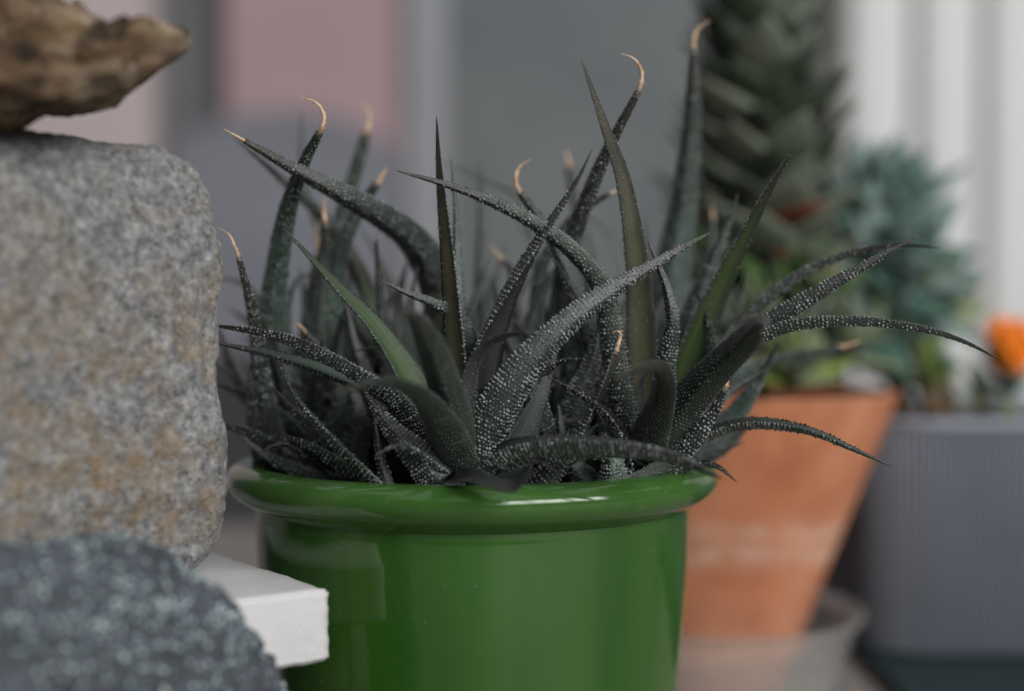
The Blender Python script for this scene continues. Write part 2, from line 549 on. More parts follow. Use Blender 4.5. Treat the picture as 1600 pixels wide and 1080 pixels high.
# ------------------------------------------------------------------ succulent leaves
def catmull(pts, n):
    pts = np.asarray(pts, float)
    p = np.vstack([2 * pts[0] - pts[1], pts, 2 * pts[-1] - pts[-2]])
    out = []
    for i in range(1, len(p) - 2):
        for t in np.linspace(0, 1, 24, endpoint=False):
            out.append(0.5 * ((2 * p[i]) + (-p[i - 1] + p[i + 1]) * t + (2 * p[i - 1] - 5 * p[i] + 4 * p[i + 1] - p[i + 2]) * t * t
                              + (-p[i - 1] + 3 * p[i] - 3 * p[i + 1] + p[i + 2]) * t ** 3))
    out.append(pts[-1])
    out = np.array(out)
    for _ in range(6):
        out[1:-1] = 0.25 * out[:-2] + 0.5 * out[1:-1] + 0.25 * out[2:]
    s = np.concatenate([[0], np.cumsum(np.linalg.norm(np.diff(out, axis=0), axis=1))])
    q = np.linspace(0, s[-1], n)
    return np.stack([np.interp(q, s, out[:, k]) for k in range(3)], 1), s[-1]


def nrm(a): return a / np.maximum(np.linalg.norm(a, axis=-1, keepdims=True), 1e-12)


CAMP = np.array([0, 0, CAMZ])


def frames(C, r0, r1):
    T = nrm(np.gradient(C, axis=0))
    v = nrm(CAMP - C)
    n = v - (v * T).sum(1, keepdims=True) * T
    ln = np.linalg.norm(n, axis=1, keepdims=True)
    n = nrm(n) * np.clip(ln, 0.05, 1)
    for _ in range(12):
        n[1:-1] = (n[:-2] + n[1:-1] + n[2:]) / 3
    n = nrm(n - (n * T).sum(1, keepdims=True) * T)
    t = np.linspace(0, 1, len(C))[:, None]
    a = np.radians(r0 + (r1 - r0) * t)
    n = n * np.cos(a) + np.cross(T, n) * np.sin(a)
    return T, nrm(n), nrm(np.cross(T, n))


_a1 = np.linspace(0, 2 * np.pi, 6, endpoint=False)
DOME = np.concatenate([np.stack([np.cos(_a1), np.sin(_a1), np.full(6, -0.25)], 1),
                       np.stack([0.72 * np.cos(_a1), 0.72 * np.sin(_a1), np.full(6, 0.48)], 1), [[0, 0, 0.8]]])
DF = [(k, (k + 1) % 6, 6 + (k + 1) % 6, 6 + k) for k in range(6)] + [(6 + k, 6 + (k + 1) % 6, 12) for k in range(6)]


def domes(pos, e1, e2, no, rad, hgt):
    """many little domes as one vertex/face list"""
    V = (pos[:, None, :] + rad[:, None, None] * (DOME[None, :, 0:1] * e1[:, None, :] + DOME[None, :, 1:2] * e2[:, None, :])
         + (hgt * rad)[:, None, None] * DOME[None, :, 2:3] * no[:, None, :])
    fs = []
    for i in range(len(pos)):
        b = 13 * i
        fs += [tuple(b + j for j in f) for f in DF]
    return V.reshape(-1, 3), fs


def under_h(a, t):
    """height of the leaf's underside at angle a: rounded near the base, a keel towards the tip"""
    k = 0.30 + 0.50 * min(1.0, t / 0.6)
    return (1 - k) * max(math.sin(a), 0) ** 0.9 + k * 1.12 * (1 - abs(math.cos(a))) ** 0.92


def build_leaf(parent, C3, W, r0, r1, wend=0.5, dry=None, face='dark', under='under', dens=1.0, tub='tub', thick=0.40, p=0.85, face_tub=0.12, size=1.0):
    """C3: centre line (world). W: width in metres. wend: width left at the far end in metres."""
    N = 46
    C, L = catmull(C3, N)
    T, n, s = frames(C, r0, r1)
    t = np.linspace(0, 1, N)
    basef = 0.72 + 0.28 * np.clip(t / 0.16, 0, 1) ** 0.7
    wt = (wend + (W - wend) * (1 - t) ** (p + 0.18)) * basef
    if not dry: wt = np.maximum(wt * np.clip((1 - t) / 0.02, 0.12, 1), 0.0002)
    wob = 1 + 0.035 * np.sin(t * 17 + rng.uniform(0, 6)) * (1 - t)
    wt = wt * wob
    th = wt * thick * (0.85 + 0.35 * t)
    ch = 0.20 * (1 - t) ** 1.1
    ph = np.linspace(0, np.pi, 13)
    uu = np.linspace(-1, 1, 9)[1:-1]
    rows = []
    for i in range(N):
        ring = []
        for a in ph:
            ring.append(C[i] + s[i] * (0.5 * wt[i] * math.cos(a)) - n[i] * (th[i] * under_h(a, t[i])))
        for u in uu:
            ring.append(C[i] + s[i] * (0.5 * wt[i] * u) + n[i] * (wt[i] * (0.05 - ch[i] * 1.6) * (1 - u * u)))
        rows.append(ring)
    m_ = len(rows[0])
    V = np.array(rows).reshape(-1, 3)
    F, mi = [], []
    for i in range(N - 1):
        for k in range(m_):
            k2 = (k + 1) % m_
            F.append((i * m_ + k, (i + 1) * m_ + k, (i + 1) * m_ + k2, i * m_ + k2))
            mi.append(0 if k < 12 else 1)
    F.append(tuple(range(m_))); mi.append(0)
    F.append(tuple(range((N - 1) * m_ + m_ - 1, (N - 1) * m_ - 1, -1))); mi.append(0)
    lme = mesh('leaf', V, F, [MAT[under], MAT[face]], True, mi)
    across = np.concatenate([np.cos(ph), uu])
    for an, arr in (('along', np.repeat(t, m_)), ('across', np.tile(across, N))):
        at = lme.attributes.new(an, 'FLOAT', 'POINT')
        at.data.foreach_set('value', arr.astype(np.float32))
    lf = link('leaf', lme, parent)
    # tubercles: staggered cross rows on the keeled underside, a line on each margin, few on the face
    pos, e1, e2, no, rad = [], [], [], [], []
    step = 0.00112 / math.sqrt(max(dens, 0.05))
    q = 0.004
    row = 0
    while q < L * (0.985 if not dry else 0.995):
        f = q / L * (N - 1)
        i = min(int(f), N - 2); g = f - i
        lerp = lambda A: A[i] * (1 - g) + A[i + 1] * g
        c, T_, n_, s_ = lerp(C), nrm(lerp(T)), nrm(lerp(n)), nrm(lerp(s))
        w_, t_ = float(lerp(wt)), float(lerp(th))
        arc = 0.5 * math.pi * (0.5 * w_ + t_) * 0.95
        k = max(2, int(arc / (step * 0.76)))
        rowf = rng.uniform(0.78, 1.18)
        for j in range(k + 1):
            a = math.pi * (j + (0.5 if row % 2 else 0) + rng.normal(0, 0.11)) / k
            if not (-0.05 < a < math.pi + 0.05): continue
            if rng.random() < 0.07: continue
            ca, sa = math.cos(a), max(math.sin(a), 0)
            pp = c + s_ * 0.5 * w_ * ca - n_ * t_ * under_h(min(max(a, 0), math.pi), q / L) + T_ * rng.normal(0, 0.00013)
            nn = nrm(s_ * ca * t_ * 1.1 - n_ * (sa + 0.05) * 0.5 * w_)
            pos.append(pp); no.append(nn); e1.append(T_); e2.append(np.cross(nn, T_))
            edge = 1.0 + 0.25 * (abs(ca) > 0.93)
            rad.append(0.00033 * size * edge * rowf * (0.72 + 0.38 * sa) * rng.choice([0.55, 0.8, 1.0, 1.15]) * min(1.0, 0.45 + w_ / 0.006))
        for sg in (-1, 1):
            if row % 2 == 0 and rng.random() < 0.7:
                pos.append(c + s_ * 0.5 * w_ * sg * 0.80 - n_ * 0.012 * w_); no.append(n_); e1.append(T_); e2.append(s_)
                rad.append(0.00017 * rng.uniform(0.7, 1.3))
        if rng.random() < face_tub:
            u = rng.uniform(-0.85, 0.85)
            pos.append(c + s_ * 0.5 * w_ * u - n_ * 0.02 * w_); no.append(n_); e1.append(T_); e2.append(s_)
            rad.append(0.0002 * rng.uniform(0.7, 1.3))
        q += step * rng.uniform(0.85, 1.15)
        row += 1
    if len(pos) > 4:
        Vt, Ft = domes(np.array(pos), np.array(e1), np.array(e2), np.array(no), np.array(rad), 1.2)
        to = link('tubercles', mesh('tubercles', Vt, Ft, MAT[tub], True), lf)
        to['kind'] = 'stuff'
    if dry:
        D, LD = catmull([C[-2]] + [C[-1]] + list(dry), 26)
        Td, nd, sd = frames(D, 40, 40)
        td = np.linspace(0, 1, 26)
        rd = (0.44 * wt[-1]) * (1.02 - td) ** 0.8 * (1 + 0.18 * np.sin(td * rng.uniform(25, 50) + rng.uniform(0, 6)))
        rd = np.maximum(rd, 0.00012)
        Vd = []
        for i in range(26):
            for a in np.linspace(0, 2 * np.pi, 8, endpoint=False):
                rr = rd[i] * (1 + 0.2 * rng.normal())
                Vd.append(D[i] + sd[i] * rr * math.cos(a) + nd[i] * rr * 0.75 * math.sin(a))
        Fd = [(i * 8 + k, (i + 1) * 8 + k, (i + 1) * 8 + (k + 1) % 8, i * 8 + (k + 1) % 8) for i in range(25) for k in range(8)]
        Fd.append(tuple(range(25 * 8 + 7, 25 * 8 - 1, -1)))
        Fd.append(tuple(range(8)))
        dme = mesh('dry_tip', Vd, Fd, MAT['dry'], True)
        at = dme.attributes.new('along', 'FLOAT', 'POINT')
        at.data.foreach_set('value', np.repeat(td, 8).astype(np.float32))
        link('dry_tip', dme, lf)
    return lf


ROS = {}
def rosette(key, px, py, d, label):
    c = P(px, py, d)
    o = empty('haworthia_rosette', (c.x, c.y, 0.097))
    tag(o, label, 'succulent', 'spiky rosettes growing in the green pot')
    ROS[key] = o
    # short stem from the soil to the crown
    vs, fs = [], []
    for i, (z, r) in enumerate(((0.094, 0.0045), ((0.097 + c.z) / 2, 0.0055), (c.z + 0.002, 0.004))):
        for k in range(10):
            a = 2 * math.pi * k / 10
            vs.append((c.x + r * math.cos(a), c.y + r * math.sin(a), z))
    fs = [(i * 10 + k, i * 10 + (k + 1) % 10, (i + 1) * 10 + (k + 1) % 10, (i + 1) * 10 + k) for i in range(2) for k in range(10)] + [tuple(range(29, 19, -1))]
    link('stem', mesh('stem', vs, fs, MAT['dark']), o)
    return o


def L(key, pts, W, r0, r1=None, wend=1.5, dry=None, **kw):
    pts3 = [P(a, b, c / 1000) for a, b, c in pts]
    d0 = pts[len(pts) // 2][2] / 1000
    dl = pts[-1][2] / 1000
    dry3 = [P(a, b, dl) for a, b in dry] if dry else None
    build_leaf(ROS[key], [tuple(v) for v in pts3], 1.12 * W * d0 / FPX, r0, r0 + rng.uniform(-28, 28) if r1 is None else r1, wend * dl / FPX, [tuple(v) for v in dry3] if dry3 else None, **kw)


rosette('A', 722, 745, 0.362, 'dark spiky rosette at the front middle of the green pot, leaf hanging over rim')
rosette('B', 1012, 720, 0.382, 'dark spiky rosette at the front right, long leaves arching towards the terracotta pot')
rosette('C', 490, 740, 0.412, 'spiky rosette at the left of the green pot beside the grey granite stone')
rosette('G', 650, 720, 0.420, 'spiky rosette behind the front one, its thick leaf reaching over to the left')
rosette('D', 870, 720, 0.415, 'spiky rosette at the middle back with orange hooked dry tips')
rosette('E', 1010, 720, 0.430, 'blurred teal rosette at the right back, tallest leaf against the dark column plant')

# --- A : front middle
L('A', [(716, 735, 354), (706, 640, 346), (682, 560, 332), (660, 510, 318), (640, 486, 306)], 70, 165, 150, 12, p=0.45, thick=0.34, under='waxy', face='waxy', dens=1.7, tub='tub_soft', size=0.62)
L('A', [(722, 735, 354), (690, 655, 341), (648, 607, 326), (592, 590, 310), (522, 616, 296)], 80, 160, 70, 2, p=0.5, thick=0.30, under='waxy', face='waxy', dens=1.7, tub='tub_soft', size=0.62)
L('A', [(730, 728, 355), (800, 598, 352), (890, 500, 353), (1000, 425, 358), (1112, 362, 366)], 75, -160, -140, dens=1.25, size=1.08, p=0.75)
L('A', [(728, 700, 352), (733, 590, 348), (757, 540, 343), (790, 523, 339), (822, 518, 335)], 50, -150, -95, p=0.35, thick=0.26, under='waxy', face='waxy', dens=1.7, tub='tub_soft', size=0.62)
L('A', [(735, 725, 352), (790, 695, 346), (870, 683, 340), (970, 688, 334), (1060, 708, 329), (1128, 747, 325)], 72, -80, -84, dens=1.1, p=0.55, thick=0.62, face_tub=0.0)
L('A', [(700, 742, 346), (735, 741, 336), (772, 755, 329), (805, 760, 325), (825, 738, 323)], 44, -58, -40, p=0.3, thick=0.25, under='waxy', face='waxy', dens=1.7, tub='tub_soft', size=0.62)
L('A', [(735, 715, 362), (760, 570, 364), (800, 465, 364), (850, 375, 365), (900, 290, 366), (926, 232, 366)], 84, 18, 120, dens=0.9, p=0.8)
L('A', [(714, 715, 362), (709, 560, 366), (700, 420, 367), (687, 280, 366), (682, 182, 364)], 56, -48, -40, face='olive', dens=1.0, p=0.7)
L('A', [(716, 715, 368), (717, 560, 373), (714, 430, 378), (712, 330, 380), (704, 248, 380)], 44, 175, dens=1.1, under='under_teal')
L('A', [(700, 715, 364), (652, 604, 366), (592, 512, 366), (522, 440, 364), (443, 356, 360)], 68, 28, 60, face='green', dens=1.0, p=0.8)
L('A', [(690, 710, 360), (630, 622, 357), (570, 583, 354), (480, 535, 352), (400, 514, 352), (318, 506, 352)], 66, 105, 95, dens=1.3, face='olive', p=0.6, face_tub=0.8)
L('A', [(695, 715, 366), (620, 625, 365), (520, 580, 362), (420, 550, 360), (318, 532, 360)], 54, 55, 70, face='teal', dens=0.9, p=0.6)
L('A', [(705, 790, 354), (672, 733, 351), (622, 682, 350), (586, 637, 352), (566, 604, 354)], 76, 178, dens=1.2, size=1.1)
L('A', [(645, 800, 354), (582, 738, 351), (512, 672, 352), (462, 617, 354), (433, 562, 356)], 60, 95, face='teal', dens=1.1)
L('A', [(618, 800, 356), (602, 745, 355), (590, 695, 356), (584, 645, 358)], 30, 165, dens=1.0)
L('A', [(800, 800, 354), (858, 745, 353), (906, 688, 354), (945, 606, 356), (963, 548, 357)], 56, 150, 40, 11, [(967, 535), (970, 523), (964, 517), (956, 521)], dens=1.0)
L('A', [(745, 600, 374), (722, 505, 372), (682, 476, 368), (632, 456, 364), (592, 437, 362)], 44, 150, 150, dens=1.3)
L('A', [(790, 780, 360), (812, 700, 362), (845, 620, 364), (872, 545, 366)], 70, 10, 20, face='teal', dens=0.9)

# --- B : front right
L('B', [(1004, 715, 372), (1030, 650, 360), (1042, 598, 349), (1027, 568, 340), (995, 572, 333), (956, 594, 326)], 74, 165, 80, 2, thick=0.30, under='waxy', face='waxy', dens=1.7, tub='tub_soft', size=0.62, p=0.42)
L('B', [(1000, 715, 376), (972, 655, 374), (966, 605, 372), (985, 555, 370)], 66, 5, 5, dens=0.7)
L('B', [(1028, 715, 372), (1070, 635, 364), (1120, 577, 353), (1162, 536, 341), (1188, 510, 329), (1196, 513, 321)], 64, 172, 160, 18, thick=0.34, dens=1.1, tub='tub_soft', size=0.8, p=0.35)
L('B', [(1030, 735, 374), (1078, 693, 366), (1114, 648, 362), (1133, 606, 360)], 56, 150, 130, 13, [(1137, 592), (1141, 582), (1144, 573)], dens=1.3, size=1.15)
L('B', [(1030, 735, 378), (1090, 680, 372), (1170, 656, 366), (1260, 668, 360), (1330, 698, 356), (1394, 729, 354)], 54, -82, -70, dens=1.3, size=1.1, p=0.7)
L('B', [(1035, 705, 376), (1120, 575, 369), (1205, 515, 364), (1310, 499, 360), (1420, 508, 358), (1500, 530, 357), (1564, 563, 356)], 46, -112, -120, dens=1.3, p=0.6)
L('B', [(1035, 705, 378), (1115, 580, 373), (1200, 507, 368), (1290, 450, 364), (1370, 404, 362), (1434, 369, 360)], 56, -158, -150, dens=1.2, p=0.62)
L('B', [(1035, 690, 392), (1130, 535, 394), (1220, 444, 391), (1320, 396, 387), (1400, 382, 383), (1470, 387, 378)], 52, -105, dens=1.0, p=0.65)
L('B', [(1034, 680, 370), (1040, 570, 365), (1051, 505, 362), (1040, 445, 362), (1013, 378, 362)], 44, 158, 170, dens=1.4, p=0.7)
L('B', [(1008, 700, 386), (1003, 550, 380), (996, 420, 373), (976, 290, 367), (946, 200, 362), (908, 92, 357)], 60, 14, 20, face='olive', dens=1.1, p=0.7, face_tub=0.3)
L('B', [(1036, 700, 388), (1082, 560, 386), (1125, 452, 380), (1170, 360, 370), (1206, 290, 358), (1242, 230, 344)], 80, 30, 55, face='green', dens=0.9, p=0.9)
L('B', [(1036, 700, 398), (1078, 510, 400), (1110, 420, 399), (1140, 345, 397), (1153, 302, 395)], 66, 176, dens=1.1, under='under_teal', p=0.75)
L('B', [(1000, 745, 372), (982, 692, 363), (955, 648, 357), (910, 615, 352), (853, 587, 348)], 54, 72, 80, dens=1.2, size=1.1, p=0.8)
L('B', [(970, 815, 362), (960, 755, 361), (956, 712, 361), (945, 668, 363), (925, 622, 365)], 62, 178, dens=1.5, under='under_teal', size=1.1)
L('B', [(1055, 720, 382), (1040, 728, 370), (990, 745, 359), (945, 750, 353)], 66, 150, dens=1.0, tub='tub_soft')
L('B', [(1040, 730, 400), (1130, 668, 400), (1180, 603, 396), (1218, 532, 391)], 68, -165, dens=1.0, under='under_teal')
L('B', [(1035, 740, 394), (1090, 712, 394), (1130, 700, 394), (1165, 690, 394)], 50, -110, dens=0.9)
L('B', [(985, 690, 374), (962, 560, 372), (942, 452, 370), (900, 396, 368), (840, 350, 366), (760, 311, 364), (690, 286, 362), (620, 267, 360)], 54, 140, 150, dens=1.2, p=0.65)
L('B', [(970, 700, 384), (935, 580, 384), (908, 490, 382), (880, 430, 380), (852, 385, 378)], 56, 150, dens=1.1)

# --- C : left
L('C', [(446, 720, 416), (426, 570, 412), (430, 450, 403), (447, 340, 389), (472, 262, 375), (500, 206, 364)], 62, 172, 178, 12, [(507, 188), (501, 168), (487, 157), (466, 153)], dens=1.1, under='under_teal', p=0.8)
L('C', [(440, 740, 398), (412, 610, 389), (400, 515, 380), (386, 450, 374), (373, 402, 370)], 48, 150, 150, 9, [(367, 386), (358, 367), (341, 356)], dens=1.4, p=0.8)
L('C', [(500, 700, 424), (502, 510, 428), (530, 360, 432), (555, 270, 432), (572, 208, 430)], 50, 178, 178, 16, [(577, 190), (574, 173), (566, 158)], dens=1.0, under='under_teal')
L('C', [(520, 700, 414), (512, 510, 412), (530, 400, 410), (560, 330, 408), (590, 286, 404)], 60, 172, 172, 14, [(597, 275), (606, 260)], dens=1.0, under='under_teal')
L('C', [(480, 780, 404), (425, 715, 398), (402, 645, 391), (397, 580, 386), (410, 515, 384)], 74, 176, dens=1.3)
L('C', [(476, 690, 418), (455, 570, 420), (452, 480, 420), (472, 432, 420), (505, 445, 417)], 44, 120, dens=0.6)
L('C', [(520, 725, 402), (450, 650, 397), (380, 612, 392), (318, 596, 390)], 60, 100, dens=0.7)
L('C', [(440, 660, 424), (420, 500, 428), (380, 442, 430), (318, 436, 430)], 44, 90, dens=0.6)
L('C', [(515, 700, 408), (502, 560, 408), (505, 430, 406), (508, 348, 404)], 48, 165, 165, 12, [(506, 326), (510, 306)], dens=0.9)
L('C', [(500, 700, 420), (480, 560, 424), (490, 450, 426), (498, 400, 426)], 44, 165, 165, 15, [(498, 380), (494, 360), (498, 345)], dens=0.9)
L('C', [(540, 700, 410), (590, 570, 412), (575, 450, 414), (535, 360, 414)], 66, 30, face='green', dens=0.8)
L('C', [(500, 720, 396), (530, 640, 392), (520, 570, 390), (478, 520, 386)], 46, 150, 150, 8, [(468, 508), (462, 508), (457, 513)], dens=0.9)

L('C', [(470, 730, 392), (425, 690, 386), (380, 668, 382), (318, 660, 380)], 62, 105, dens=0.8)
L('C', [(450, 720, 420), (410, 640, 424), (365, 570, 426), (335, 500, 428)], 70, 160, dens=0.9)
L('C', [(470, 720, 426), (450, 600, 432), (410, 520, 436), (352, 478, 438)], 66, 130, dens=0.8)
L('C', [(520, 720, 404), (470, 640, 402), (440, 560, 402), (432, 500, 402)], 60, 170, dens=0.9)
L('C', [(540, 740, 392), (560, 660, 390), (545, 600, 390), (505, 560, 388)], 60, 160, dens=0.9)

# --- G : middle left, behind the front rosette
L('G', [(680, 690, 422), (700, 560, 420), (690, 460, 414), (655, 385, 404), (605, 342, 392), (530, 300, 379), (450, 258, 370), (382, 220, 362)], 86, 165, 160, 9, [(368, 212), (350, 202)], dens=1.1, p=0.75)
L('G', [(640, 690, 430), (600, 520, 430), (530, 370, 424), (440, 280, 408), (362, 212, 392)], 54, 140, dens=0.9)
L('G', [(640, 690, 402), (604, 560, 400), (593, 450, 398), (588, 376, 396)], 32, 170, 170, 6, [(588, 370), (588, 366)], dens=1.2)
L('G', [(650, 690, 432), (640, 540, 436), (600, 420, 440), (560, 350, 440)], 60, 160, dens=0.9)
L('G', [(640, 690, 440), (560, 500, 446), (480, 300, 448), (470, 170, 448)], 36, 170, dens=0.7, under='under_teal')
L('G', [(660, 700, 412), (620, 600, 412), (600, 520, 412), (610, 450, 414)], 66, 176, dens=1.0)

# --- D : middle back
L('D', [(880, 700, 390), (905, 500, 388), (872, 392, 386), (836, 332, 384), (813, 301, 382)], 48, 168, 168, 12, [(806, 284), (811, 262), (829, 249)], dens=1.1, under='under_teal')
L('D', [(840, 700, 410), (840, 450, 408), (885, 352, 404), (930, 316, 400), (955, 302, 398)], 42, 150, 150, 9, [(962, 298), (970, 293)], dens=0.9, under='under_teal')
L('D', [(868, 700, 398), (882, 430, 393), (922, 300, 384), (957, 220, 376), (998, 142, 370)], 50, 172, 172, 11, [(1003, 124), (1000, 105), (989, 91), (970, 84)], dens=1.0, p=0.8)
L('D', [(800, 700, 440), (757, 490, 444), (752, 350, 446), (750, 248, 446)], 50, 178, dens=0.9, under='under_teal')
L('D', [(860, 690, 440), (830, 350, 446), (765, 284, 446), (690, 255, 446)], 36, 150, dens=0.8, under='under_teal')
L('D', [(950, 690, 430), (985, 470, 434), (950, 365, 436), (895, 328, 436)], 54, 24, face='teal', dens=0.8)
L('D', [(920, 700, 420), (925, 480, 420), (912, 400, 420), (908, 368, 420)], 40, 170, 170, 14, [(904, 355), (898, 338)], dens=0.9)
L('D', [(820, 700, 420), (812, 520, 420), (800, 430, 420), (786, 406, 418)], 36, 160, 160, 9, [(775, 395), (762, 381)], dens=0.9)
L('D', [(880, 700, 432), (860, 480, 438), (840, 400, 440), (800, 330, 442)], 50, 30, face='teal', dens=0.8)
L('D', [(860, 720, 396), (830, 600, 396), (790, 520, 398), (770, 430, 402)], 60, 170, dens=0.9)

# --- E : right back
L('E', [(1030, 700, 430), (1044, 470, 432), (1066, 330, 430), (1080, 200, 424), (1084, 76, 416)], 80, 176, 178, 12, [(1084, 60), (1092, 44), (1110, 32)], dens=1.0, under='under_teal', p=0.75)
L('E', [(1030, 700, 422), (1140, 590, 424), (1230, 553, 426), (1312, 543, 428)], 48, -105, -105, 12, [(1326, 540), (1346, 532)], dens=0.8, under='under_teal')
L('E', [(980, 700, 436), (935, 490, 440), (905, 340, 444), (890, 262, 444)], 44, 170, 170, 14, [(886, 245), (882, 232)], dens=0.8, under='under_teal')
L('E', [(1030, 700, 440), (1090, 490, 446), (1110, 390, 446), (1114, 342, 446)], 46, 175, 175, 10, [(1113, 330), (1112, 322)], dens=0.8, under='under_teal')
L('E', [(1010, 700, 442), (1018, 480, 446), (1005, 340, 448)], 44, 170, dens=0.8)
L('E', [(1040, 700, 412), (1130, 560, 414), (1180, 520, 416), (1215, 470, 416)], 50, -150, dens=0.8)

# broad leaves that fill the middle of the clump
L('G', [(650, 740, 394), (604, 650, 390), (562, 565, 388), (540, 470, 388)], 66, 176, dens=1.0)
L('G', [(690, 730, 394), (655, 610, 394), (640, 505, 394), (652, 415, 396)], 66, 20, face='teal', dens=0.9)
L('G', [(620, 740, 404), (560, 640, 406), (505, 560, 408), (470, 470, 410)], 64, 165, dens=1.0, under='under_teal')
L('G', [(670, 730, 408), (690, 600, 412), (735, 490, 414), (765, 400, 416)], 60, 170, dens=1.0)
L('D', [(800, 730, 388), (782, 630, 386), (762, 545, 386), (752, 455, 388)], 66, 12, face='teal', dens=0.9)
L('D', [(880, 730, 382), (902, 630, 380), (930, 545, 380), (940, 470, 382)], 66, 172, dens=1.1)
L('D', [(850, 730, 402), (822, 570, 404), (848, 455, 406), (900, 385, 408)], 60, 172, dens=1.0, under='under_teal')
L('D', [(870, 730, 374), (842, 660, 372), (812, 610, 372), (776, 575, 374)], 56, 150, dens=1.1)
L('E', [(960, 730, 398), (952, 610, 398), (970, 505, 400), (1000, 430, 402)], 62, 172, dens=1.0, under='under_teal')
L('E', [(1020, 730, 406), (1060, 600, 408), (1090, 500, 410), (1098, 410, 412)], 66, 172, dens=1.0, under='under_teal')
L('E', [(1035, 740, 404), (1095, 715, 404), (1140, 690, 402), (1182, 648, 400)], 56, -150, dens=1.0)
L('B', [(1040, 730, 398), (1105, 625, 401), (1148, 525, 403), (1168, 425, 404)], 76, 22, face='green', dens=0.9)
L('B', [(1030, 740, 386), (1090, 660, 384), (1140, 610, 384), (1200, 575, 384)], 56, -140, dens=1.1)
L('B', [(960, 790, 372), (905, 740, 370), (880, 690, 370), (872, 630, 372)], 58, 170, dens=1.1, under='under_teal')
L('A', [(820, 800, 364), (852, 748, 363), (892, 706, 364), (945, 655, 367)], 60, 170, dens=1.1)
L('C', [(560, 750, 390), (520, 695, 386), (470, 650, 382), (418, 598, 380)], 62, 110, dens=1.0, face='teal')
L('C', [(600, 770, 376), (545, 728, 374), (485, 695, 374), (415, 672, 376)], 58, 100, dens=1.0)
L('C', [(540, 760, 384), (470, 735, 382), (415, 712, 382), (365, 672, 382)], 52, 120, dens=1.0)
L('C', [(480, 740, 424), (470, 640, 428), (455, 560, 430), (400, 470, 432)], 70, 165, dens=0.9, under='under_teal')

L('G', [(605, 720, 420), (562, 570, 424), (545, 470, 426), (552, 385, 428)], 58, 172, dens=1.0, under='under_teal')
L('G', [(640, 720, 416), (640, 570, 418), (622, 480, 420), (642, 395, 420)], 60, 20, face='teal', dens=0.9)
L('G', [(690, 720, 430), (735, 570, 434), (768, 460, 436), (792, 375, 438)], 56, 170, dens=1.0, under='under_teal')
L('C', [(470, 720, 418), (462, 610, 422), (480, 510, 424), (468, 415, 426)], 58, 170, dens=1.0, under='under_teal')
L('C', [(530, 720, 422), (545, 580, 426), (522, 480, 428), (488, 415, 428)], 56, 160, dens=1.0)
L('C', [(460, 740, 408), (430, 660, 408), (385, 600, 410), (345, 520, 412)], 66, 170, dens=1.0)
L('D', [(840, 720, 428), (862, 570, 430), (882, 460, 432), (932, 390, 434)], 56, 165, dens=1.0, under='under_teal')
L('D', [(800, 720, 430), (792, 570, 432), (802, 480, 434), (842, 415, 436)], 58, 20, face='teal', dens=0.9)
L('D', [(900, 720, 392), (880, 610, 392), (840, 540, 394), (790, 490, 396)], 60, 150, dens=1.0)
L('E', [(1000, 720, 412), (1000, 600, 414), (1025, 500, 416), (1060, 430, 418)], 60, 20, face='teal', dens=0.9)
L('A', [(722, 725, 358), (728, 660, 358), (742, 620, 357), (765, 596, 355)], 44, 20, -20, dens=0.9)
L('A', [(718, 725, 360), (712, 660, 361), (690, 625, 361), (668, 612, 361)], 40, 150, dens=1.0)
L('B', [(1014, 705, 378), (1010, 650, 377), (1000, 610, 376), (1012, 575, 375)], 46, 20, dens=0.9)

# short leaves that curl over close to the rim, and twisted ones between the rosettes
L('A', [(692, 738, 352), (652, 702, 344), (616, 696, 338), (584, 714, 334)], 40, 110, 60, dens=1.2)
L('A', [(745, 738, 352), (790, 716, 346), (832, 714, 342), (870, 738, 338)], 38, -75, -45, dens=1.2)
L('B', [(990, 738, 368), (950, 714, 360), (914, 713, 354), (882, 734, 350)], 40, 95, 60, dens=1.2)
L('B', [(1040, 738, 374), (1086, 722, 368), (1122, 728, 363), (1152, 754, 359)], 36, -85, -60, dens=1.2)
L('C', [(520, 745, 386), (472, 704, 377), (440, 692, 371), (404, 708, 367)], 42, 105, 70, dens=1.2)
L('D', [(862, 700, 372), (842, 612, 368), (868, 566, 363), (915, 560, 358)], 42, -130, -70, dens=1.2)
L('G', [(660, 710, 388), (640, 590, 385), (602, 545, 380), (552, 548, 376)], 44, 150, 80, dens=1.2)
L('D', [(800, 710, 384), (800, 600, 382), (838, 530, 380), (892, 512, 378)], 44, -150, -90, dens=1.2, under='under_teal')
L('E', [(1060, 710, 390), (1100, 600, 388), (1112, 520, 385), (1085, 452, 382)], 42, 170, 120, dens=1.2)
L('G', [(620, 720, 398), (585, 620, 395), (530, 575, 391), (470, 590, 387)], 44, 130, 80, dens=1.1)

